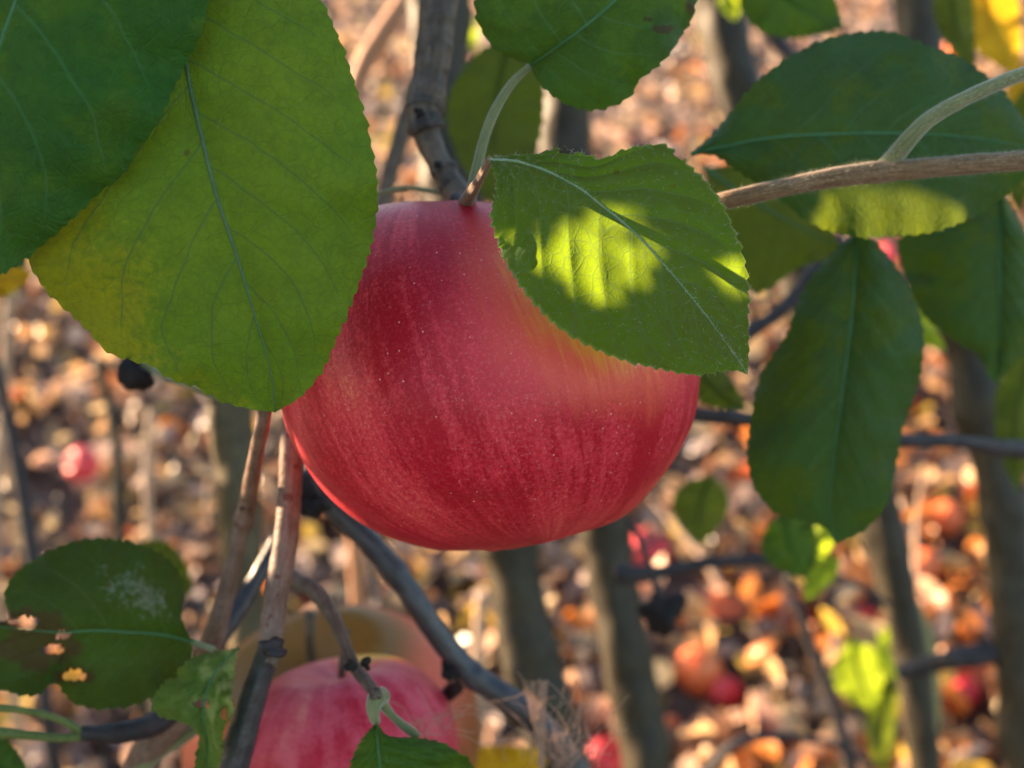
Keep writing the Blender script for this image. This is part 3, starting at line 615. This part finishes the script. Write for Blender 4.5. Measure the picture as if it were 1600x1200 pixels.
twig('thin dark twig between the big apple and the long hanging leaf', [(1040,640,.42,22),(1090,648,.42,24),(1165,655,.42,22),(1250,668,.43,22),(1410,688,.45,20),(1500,690,.46,20),(1560,700,.48,28),(1640,705,.5,30)], M_barkdark, rough=.08)
t8 = twig('dark arching twig over the litter below the big apple', [(960,895,.60,30),(990,898,.6,30),(1040,892,.6,22),(1100,880,.6,18),(1170,876,.6,16),(1240,884,.6,12),(1330,910,.62,9),(1390,945,.62,7)], M_barkdark, rough=.08)
t10 = twig('thin hanging stalk with a shrivelled black fruit at its end', [(978,810,.45,10),(1000,845,.45,9),(1015,885,.45,10),(1028,925,.45,12),(1030,945,.45,14)], M_barkdark, n=40, seg=8, name='fruit_stalk')
bud(t10, 1030, 955, .45, 50, M_black, 12, (1, 1, 1.1), name='shrivelled_fruit', spikes=5)
twig('dark twig slanting between the veined leaf and the long leaf', [(1120,560,.5,22),(1170,520,.5,24),(1220,485,.5,22),(1270,430,.5,26),(1310,370,.5,24)], M_barkdark)
twig('thick dark side branch in front of the right hand stems', [(1405,1052,.72,24),(1460,1036,.71,30),(1500,1028,.70,36),(1560,1018,.7,34),(1620,1010,.70,34)], M_barkdark, rough=.08)
t14 = twig('short dark twig with two green leaf stalks at lower left', [(125,1146,.30,24),(160,1146,.302,28),(205,1142,.305,34),(245,1128,.312,38),(290,1095,.322,38),(335,1055,.33,32)], M_barkdark, n=40, rough=.1)
tube('leaf_stalk', [(130,1145,.30,14),(95,1125,.298,12),(50,1112,.296,11),(0,1106,.294,12),(-60,1104,.292,12)], M_stalk, t14, n=40, seg=10)
tube('leaf_stalk', [(130,1150,.30,15),(90,1153,.298,14),(40,1148,.296,15),(0,1145,.294,18),(-60,1140,.292,18)], M_stalk, t14, n=40, seg=10)
twig('yellowish green twig below the folded leaf at the bottom', [(330,1120,.33,20),(290,1150,.33,20),(250,1175,.33,22),(215,1210,.33,24),(190,1240,.33,24)], M_woolgreen)
twig('dark brown twig slanting from the branch at the top right', [(1150,-40,.7,26),(1180,20,.7,28),(1225,80,.7,24),(1260,130,.7,24)], M_barkdark)
bb = blob('withered_fruitlet', P(207, 586, .33), 24 / FPX * .33, M_black, None, .4, (1.0, .8, 1.1), 31, 2)
tag(bb, 'shrivelled black and brown fruitlet under the edge of the large yellow-green leaf', 'fruitlet')
tube('stalk', [(207,565,.33,12),(235,575,.33,14),(262,590,.325,11),(300,604,.32,10),(340,625,.32,9)], M_woolgreen, bb, n=30, seg=8)

# fibre tuft
def fibres():
    g = np.random.default_rng(5); V = []; F = []
    def strand(p):
        q = cr(p, 14); W = PN(q[:, 0], q[:, 1], q[:, 2]); r = np.full(14, .55) / FPX * q[:, 2]
        v, f, _ = tube_geo(W, r, 4, 0, cap=False); b = len(V); V.extend(v.tolist()); F.extend([[i + b for i in ff] for ff in f])
    for k in range(75):
        x0 = g.normal(875, 24); y0 = g.normal(1185, 14); a = g.normal(0, .55); L = abs(g.normal(60, 42)) + 15; p = []; x, y, d = x0, y0, .318 + g.normal() * .004
        for i in range(5):
            p.append((x, y, d)); x += math.sin(a) * L / 4; y -= math.cos(a) * L / 4; a += g.normal(0, .5); d += g.normal() * .002
        strand(p)
    for k in range(26):
        x, y, d, a = 845 + g.normal() * 3, 1200, .318, g.normal(-.02, .05); p = []
        for i in range(5): p.append((x, y, d)); x += math.sin(a) * 34; y -= 34; a += g.normal(0, .06)
        strand(p)
    for k in range(22):
        x, y, d, a = g.normal(660, 20), g.normal(1140, 12), .30, g.normal(-.2, .9); L = abs(g.normal(40, 20)) + 15; p = []
        for i in range(5): p.append((x, y, d)); x += math.cos(a) * L / 4; y += math.sin(a) * L / 4; a += g.normal(0, .35)
        strand(p)
    strand([(845,1060,.318),(815,1085,.318),(780,1095,.319),(748,1100,.32),(742,1118,.32),(775,1150,.32),(790,1190,.32)])
    o = mesh_obj('fibre_tuft', V, F, M_fibre); tag(o, 'frayed tuft of pale dry fibres caught on the slate-blue twig at the bottom', 'fibre tuft')
fibres()

# ------------------------------------------------------------------ stems (trunks) behind
def trunk(label, pts, mat, lean=(.02, 0)):
    pts = [(a, b, c, d_ * .9) for a, b, c, d_ in pts]
    q = np.array(pts[-1]); w0 = P(q[0], q[1], q[2]); e = Vector((w0.x + lean[0], w0.y + lean[1], 0)); e.z = gz(e.x, e.y) - .03
    o = tube('tree_stem', pts, mat, None, 110, 24, .13, tuple(e), bumps=[(random.uniform(.3, .9), .16, .02), (random.uniform(.3, .9), .12, .03)]); return tag(o, label, 'tree stem', 'stems of the apple tree behind')
trunk('blurred olive-brown stem under the large yellow-green leaf', [(270,-300,.60,64),(300,0,.60,66),(330,350,.60,70),(360,640,.60,78),(378,880,.60,70),(395,1060,.60,68),(410,1300,.60,66)], bark_mat('bark_warm_olive', (.07, .05, .02), (.13, .10, .045), scale=.4))
trunk('dark grey stem seen above and directly below the big apple', [(680,-300,.72,120),(686,0,.72,112),(700,200,.72,104),(740,550,.72,96),(790,830,.72,92),(822,1000,.72,94),(858,1130,.72,100),(905,1350,.72,110)], M_barkolive)
trunk('olive stem coming out below the right side of the big apple', [(840,-300,.78,80),(872,0,.78,80),(882,220,.78,84),(910,600,.78,82),(945,830,.78,80),(975,1000,.78,84),(1005,1150,.78,90),(1035,1350,.78,95)], M_barkolive)
trunk('leaning brown stem with yellowish side behind the long hanging leaf', [(1060,-300,.82,84),(1120,0,.82,80),(1155,140,.82,74),(1240,410,.82,74),(1330,650,.82,74),(1385,850,.82,72),(1415,980,.82,58),(1440,1150,.82,56),(1460,1350,.82,60)], M_barkolive)
trunk('broad dark stem at the right edge of the picture', [(1420,-300,.70,70),(1436,40,.70,72),(1470,330,.70,74),(1520,580,.70,80),(1562,760,.70,82),(1588,950,.70,92),(1610,1150,.70,96),(1630,1350,.70,100)], M_barkolive)
M_dry = plain_mat('dry_stem', (.50, .34, .22), .6, .1)
def dry(label, pts, mat=None, name='dry_stem'):
    q = pts[-1]; w0 = P(*q[:3]); o = tube(name, pts, mat or M_dry, None, 40, 8, .05, (w0.x + .01, w0.y, gz(w0.x, w0.y) - .02) if q[2] > .6 else None)
    return tag(o, label, 'dry stem', 'thin stems standing in the litter')
dry('pale pinkish stem upright at the left edge', [(22,420,1.1,18),(12,500,1.1,18),(8,600,1.1,16),(-5,760,1.1,16),(-10,900,1.1,16)])
dry('orange sunlit stem slanting at the top left of the branch', [(640,-10,1.0,30),(600,50,1.0,34),(572,95,1.0,32),(545,160,1.0,26),(520,240,1.0,24)], plain_mat('dry_stem_orange', (.50, .25, .13), .6, .1))
dry('grey stem slanting beside the knotty branch above the apple', [(680,60,.5,26),(640,170,.5,28),(610,270,.5,26),(595,340,.5,24)], M_barkgrey)
dry('dark brown stem rising at the far left', [(-10,560,.9,20),(22,700,.9,22),(45,830,.9,26),(60,950,.9,26),(70,1100,.9,26)], M_barkdark)
dry('pale upright stem at lower left behind the chewed leaf', [(236,640,1.3,13),(230,760,1.3,15),(238,900,1.3,15),(222,1000,1.3,17)])
dry('brown stem upright between the litter at left', [(152,560,1.0,15),(180,680,1.0,18),(186,820,1.0,20),(205,960,1.0,20)], M_barkolive)
dry('tan upright stem in litter left of the slate-blue twig', [(752,930,1.1,20),(748,1000,1.1,20),(744,1100,1.1,24),(742,1210,1.1,26)])
dry('dark thin stem crossing the litter at lower right', [(1230,900,.9,14),(1265,1000,.9,18),(1300,1090,.9,20),(1335,1220,.9,22)], M_barkdark)
dry('dark arching stem at the bottom right edge', [(1090,1230,.8,16),(1140,1170,.8,18),(1200,1150,.8,16),(1290,1160,.8,12),(1360,1190,.8,10)], M_barkdark)
dry('yellowish forked stem at lower right beside the brown stem', [(1400,900,.9,30),(1440,1000,.9,36),(1450,1100,.9,40),(1440,1230,.9,40)], plain_mat('dry_stem_yellow', (.30, .27, .10), .6, .1))

# ------------------------------------------------------------------ fallen apples
mf = [apple_mat('fallen_skin_red', None, red=(.62, .015, .03), red2=(.75, .12, .12), pale=(.8, .4, .2), seed=3.3, sss=0), apple_mat('fallen_skin_orange', None, red=(.65, .09, .02), red2=(.75, .24, .08), pale=(.8, .5, .2), seed=4.3, sss=0)]
FALL = []
for lab, px, py, dpx, k in [('fallen red apple shining in the litter at left', 128, 725, 58, 0), ('fallen red apple beside the knotty branch at the top', 738, 118, 62, 0),
        ('fallen red apple right below the big apple', 1012, 862, 78, 0), ('small fallen red apple left of the glowing yellow leaf', 1350, 966, 40, 0),
        ('fallen crimson apple at lower right beside the dark branch', 1502, 1085, 66, 0), ('fallen red apple cut by the bottom edge', 946, 1190, 80, 0),
        ('fallen orange apple under the broad right stem', 1478, 812, 62, 1), ('fallen orange-pink apple between the right hand stems', 1440, 890, 72, 1),
        ('fallen orange apple in the cluster below centre right', 1092, 1050, 88, 1), ('fallen red apple behind the orange one below centre right', 1134, 1082, 62, 0),
        ('fallen orange apple low beside the olive stem', 1045, 1140, 50, 1), ('fallen pink-red apple behind the right edge leaf', 1385, 405, 50, 0), ('fallen orange apple at the top behind the broad leaf', 1490, 80, 34, 1)]:
    g_ = G(px, py); dd = (g_ - CAM).dot(AF); rad = dpx / 2 / FPX * dd * .92; rad = min(rad, .06)
    c = g_ + Vector((0, 0, rad * 1.0))
    # slide along the ray so that it sits where it is seen
    lift = rad * (2.0 if px == 128 else 1.0); v = (P(px, py, 1) - CAM); tt = (H - lift) / (SLOPE * v.y - v.z); c = CAM + v * tt; FALL.append((c, rad))
    lathe_apple(lab, c, rad, (random.uniform(-1, 1), random.uniform(-1, 1), random.uniform(.2, 1)), mf[k], 'fallen apples in the litter', name='fallen_apple', n=24, seg=28, roll=random.uniform(0, 6))

# ------------------------------------------------------------------ leaf litter
PAL = dict(tan=(.84, .52, .24), pink=(.86, .54, .34), brown=(.30, .15, .08), grey=(.42, .32, .27), orange=(.80, .28, .06), yellow=(.80, .54, .09), rust=(.60, .13, .045), dark=(.06, .04, .03), straw=(.82, .62, .34))
def litter_shape(g):
    nu, nv = 5, 4; t = np.linspace(0, 1, nu); v = np.linspace(-1, 1, nv); wdt = np.sin(np.pi * (.08 + .86 * t**.85))**.8 * g.uniform(.28, .40)
    X = (t - .5)[:, None] * np.ones(nv); Y = wdt[:, None] * v
    cu, cl = g.uniform(-1.6, 1.6), g.uniform(-.9, .9)
    Z = cu * .5 * Y**2 * 1.8 + cl * .5 * (X**2) + g.normal(size=(nu, nv)) * .03 + g.uniform(-.3, .3) * X * Y * 3
    return np.stack([X, Y, Z], -1).reshape(-1, 3), grid_faces(nu, nv)
def rotm(g, tilt):
    a = g.uniform(0, 2 * np.pi); b = g.normal(0, tilt); c = g.normal(0, tilt)
    return np.array((Matrix.Rotation(a, 3, 'Z') @ Matrix.Rotation(b, 3, 'X') @ Matrix.Rotation(c, 3, 'Y')))
M_litter = plain_mat('leaf_litter', (1, 1, 1), .34, .36, tint=True, var=.35, spec=.5, scale=90)
def pick_col(g, x, y):
    right = np.clip((x / (y * .45 + .01) + .2), 0, 1); far = np.clip((y - 3) / 4, 0, 1)
    names = ['tan', 'pink', 'brown', 'grey', 'orange', 'yellow', 'rust', 'dark', 'straw']
    p = np.array([.20, .18 + .15 * far, .16, .10 + .30 * far + .22 * (1 - right), .03 + .20 * right * (1 - far), .08 * (1 - far * .6), .015 + .05 * right, .20, .11]); p /= p.sum()
    return names[g.choice(9, p=p)]
g = np.random.default_rng(21)
protos = [litter_shape(g) for _ in range(24)]
Vs, Fs, Cs = [], [], []; off = 0; N = 32000
names_seen = {}
ind = []
for i in range(N):
    y = 1.0 + 10.5 * g.uniform()**1.5; half = y * .50 + .35; x = g.uniform(-half, half)
    v, f = protos[g.integers(24)]; size = g.uniform(.016, .062) * (1 + .05 * y); lift = abs(g.normal(0, .026)) + .004
    if any((x - q.x)**2 < (rd * 1.15)**2 and -rd * 3.2 < y - q.y < rd * .6 for q, rd in FALL): continue
    if math.sin(x * 11 + 2 * math.sin(y * 5)) * math.sin(y * 8 + 2 * math.sin(x * 7)) < -.35 and g.uniform() < .5: continue
    cn = pick_col(g, x, y); c = np.array(PAL[cn]) * g.uniform(.75, 1.2)
    rm = rotm(g, .8); z = gz(x, y) + lift
    w_ = Vector((x, y, z)); dpt = (w_ - CAM).dot(AF); px = 800 + x / dpt * FPX; py = 600 - (w_ - CAM).dot(AU) / dpt * FPX
    if lift > .016 and -30 < px < 1630 and -30 < py < 1230 and len(ind) < 3000 and cn != 'dark': ind.append((size / dpt, x, y, z, size, rm, cn)); 
    V = (v * size) @ rm.T + np.array([x, y, z]); Vs.append(V); Fs.append(f + off); Cs.append(np.repeat(np.array([[*c, 1.0]]), len(v), 0)); off += len(v)
# the largest ones become individual leaves
ind.sort(key=lambda q: -q[0]); ind = ind[:285]
lit = mesh_obj('leaf_litter', np.vstack(Vs), np.vstack(Fs), M_litter, colors=np.vstack(Cs), smooth=False)
tag(lit, 'carpet of dry fallen leaves covering the ground behind the branches', 'leaf litter', None, 'stuff')
desc = dict(tan='dry tan', pink='pinkish beige', brown='dark brown', grey='greyish', orange='bright orange', yellow='yellow', rust='rusty red', straw='pale straw')
pm = {}
for cn in desc:
    pm[cn] = []
    mt = plain_mat('fallen_' + cn, PAL[cn], .27, .36, var=.35, spec=.5, scale=90)
    for k in range(3):
        v, f = litter_shape(g); me = bpy.data.meshes.new('fallen_leaf'); me.from_pydata(v.tolist(), [], f.tolist()); me.materials.append(mt); pm[cn].append(me)
LAND = [('thin tan twig', 390, 800), ('chewed leaf', 150, 970), ('two-tone twig', 430, 950), ('pink apple', 560, 1080), ('diagonal slate twig', 690, 1000), ('fibre tuft', 870, 1130), ('dark grey stem', 820, 950),
        ('olive stem', 980, 1000), ('hanging black fruit', 1030, 955), ('arching dark twig', 1130, 880), ('orange fallen apple', 1092, 1050), ('glowing yellow leaf', 1360, 1060), ('lime leaves', 1270, 900), ('leaning brown stem', 1430, 1050),
        ('crimson fallen apple', 1502, 1085), ('broad right stem', 1585, 950), ('dark side branch', 1500, 1030), ('left edge of the picture', 10, 800), ('bottom left leaf tip', 20, 1180), ('folded leaf', 300, 1080), ('red apple at left', 128, 725),
        ('dark arching stem at the bottom', 1230, 1150), ('long hanging leaf', 1300, 800), ('bottom of the big apple', 740, 870), ('knotty branch', 660, 100), ('central top leaf', 960, 200), ('broad leaf', 1150, 120), ('large yellow-green leaf', 250, 620)]
used = {}
for (q, x, y, z, size, rm, cn) in ind:
    wv = Vector((x, y, z)) - CAM; dp = wv.dot(AF); px = 800 + wv.x / dp * FPX; py = 600 - wv.dot(AU) / dp * FPX
    nm, lx, ly = min(LAND, key=lambda l: (l[1] - px)**2 + (l[2] - py)**2)
    side = ('right of' if px > lx else 'left of') if abs(px - lx) > abs(py - ly) else ('below' if py > ly else 'above')
    far = ' close' if math.hypot(px - lx, py - ly) < 55 else ''
    up = ' upright' if abs(rm[2][2]) < .75 else ''
    lab = f"{desc[cn]}{up} curled fallen leaf{far} {side} the {nm}".replace('the under the', 'the').replace('the left edge', 'the left edge')
    if lab in used: lab = ('larger ' if size > used[lab] else 'smaller ') + lab
    lab0 = lab
    for q2 in sorted(LAND, key=lambda l: (l[1] - px)**2 + (l[2] - py)**2)[1:5]:
        if lab not in used: break
        n2, lx, ly = q2; lab = lab0
        lab = lab.replace(' curled', '').replace(' upright', '').replace('dark brown', 'brown') + f", {'right of' if px > lx else 'left of'} the {n2}"
        if len(lab.split()) > 16: lab = lab.replace(' the ', ' ')
    used.setdefault(lab, size)
    o = bpy.data.objects.new('fallen_leaf', pm[cn][int(g.integers(3))]); col.objects.link(o)
    m4 = Matrix(rm.tolist()).to_4x4() @ Matrix.Scale(size, 4); m4.translation = (x, y, z + .012); o.matrix_world = m4
    tag(o, lab, 'fallen leaf', desc[cn] + ' fallen leaves')

usedt = set()
for k in range(34):
    px, py = g.uniform(20, 1580), g.uniform(430, 1190) if k > 6 else g.uniform(60, 300)
    if math.hypot(px - 128, py - 760) < 150: continue
    a = G(px, py); L = g.uniform(.18, .5); an = g.uniform(0, np.pi); up = g.uniform(.0, .8); d_ = np.array([math.cos(an) * math.cos(up), math.sin(an) * math.cos(up), math.sin(up)])
    A = np.array(a) + [0, 0, .035]; sd_ = g.normal(size=3) * .02
    W = cr(np.array([A - d_ * L * .1, A + d_ * L * .25 + sd_, A + d_ * L * .6 - sd_ * .5, A + d_ * L]), 20); dark = k % 3 != 0
    V, Fq, uvq = tube_geo(W, np.linspace(g.uniform(.003, .007), .002, 20), 8, .08, seed=k)
    nm, lx, ly = min(LAND, key=lambda l: (l[1] - px)**2 + (l[2] - py)**2)
    side = ('right of' if px > lx else 'left of') if abs(px - lx) > abs(py - ly) else ('below' if py > ly else 'above')
    lab = f"{'dark' if dark else 'pale tan'} {'rising' if up > .4 else 'lying'} blurred twig in the litter {side} the {nm}"
    if lab in usedt: continue
    usedt.add(lab); tag(mesh_obj('fallen_twig', V, Fq, M_barkdark if dark else M_dry, uv=uvq), lab, 'twig', 'twigs lying in the litter')

# ------------------------------------------------------------------ added leaf screen outside the frame, its gaps placed to let sun patches through
def added_canopy():
    e1 = np.cross(np.array(SUN), [0, 0, 1.0]); e1 /= np.linalg.norm(e1); e2 = np.cross(e1, np.array(SUN))
    lit_pts = [(455,680,.270,7),(475,730,.270,8),(500,770,.270,8),(530,802,.270,8),(575,826,.270,8),(620,842,.270,8),(660,850,.270,7),(530,765,.262,5),(575,800,.262,5),(795,385,.216,1.2),(828,375,.216,1.6),(865,400,.216,2.2),(868,362,.216,2.0),(874,432,.217,1.2),(925,342,.216,.9),(968,392,.217,1.1),(966,424,.217,.8),(982,348,.216,.5),(890,1130,.318,5),(1172,438,.221,1.0),(1148,312,.256,3.5),(1325,278,.256,4.5),(1360,345,.29,7),(1420,350,.29,6),
               (445,760,.280,4),(440,860,.279,4),(410,660,.262,2),(345,690,.6,16),(1290,860,.5,9)]
    T = np.array([np.array(P(*p[:3])) for p in lit_pts]); tr = np.array([p[3] for p in lit_pts]) / 1000
    T2 = np.stack([T @ e1, T @ e2], 1)
    ctr = np.array(P(800, 560, .28)); g = np.random.default_rng(3); n = 0
    sh = []
    cc = np.array([ctr @ e1, ctr @ e2])
    ga, gb = np.meshgrid(np.arange(-.32, .32, .003), np.arange(-.23, .23, .003), indexing='ij')
    base = np.stack([ga.ravel(), gb.ravel()], 1)
    fx, fy = np.meshgrid(np.arange(-.012, .012, .001), np.arange(-.012, .012, .001)); fine = np.stack([fx.ravel(), fy.ravel()], 1)
    fine = np.vstack([fine + q - cc for q in T2[:10]])
    for layer in range(5):
        if layer == 3: base = fine
        pts = base + g.uniform(-.0015, .0015, base.shape)
        dist = (np.linalg.norm(pts[:, None, :] + cc - T2[None], axis=2) - tr[None]).min(1)
        Lm = np.minimum(dist / .74, g.uniform(.028, .05, len(pts))); open_ = Lm > (.004 if layer < 3 else .0013)
        order = np.argsort(-Lm)
        for i_ in order:
            if not open_[i_]: continue
            L = Lm[i_]; p = pts[i_]; open_ &= ((pts - p)**2).sum(1) > (L * .30)**2
            sh.append((ctr + e1 * p[0] + e2 * p[1] + np.array(SUN) * g.uniform(.50, .60), L))
    br = None
    v, f = litter_shape(np.random.default_rng(2))
    # added branch to go with the shading leaves
    W = cr(np.array([ctr + e1 * a + e2 * (.16 + .02 * math.sin(a * 9)) + np.array(SUN) * .62 for a in np.linspace(-.6, .4, 9)]), 40)
    Vb, Fb, uvb = tube_geo(W, np.linspace(.005, .003, 40), 10, .05); br = mesh_obj('branch', Vb, Fb, M_barkgrey, uv=uvb)
    tag(br, 'added leafy shading branch outside the picture on the sunny left side', 'branch')
    Vs, Fs, off = [], [], 0
    nrm = np.array(SUN)
    for c, L in sh:
        rm = rotm(g, .3); q = np.array(Vector((0, 0, 1)).rotation_difference(Vector(nrm)).to_matrix())
        V = (v * L * 1.15) @ rm.T @ q.T + c; Vs.append(V); Fs.append(f + off); off += len(v)
    lo = mesh_obj('added_shade_foliage', np.vstack(Vs), np.vstack(Fs), LM_shade, br, uv=np.full((off, 2), .3)); lo['kind'] = 'stuff'  # added leaves, sized around the sun patches they leave open
added_canopy()
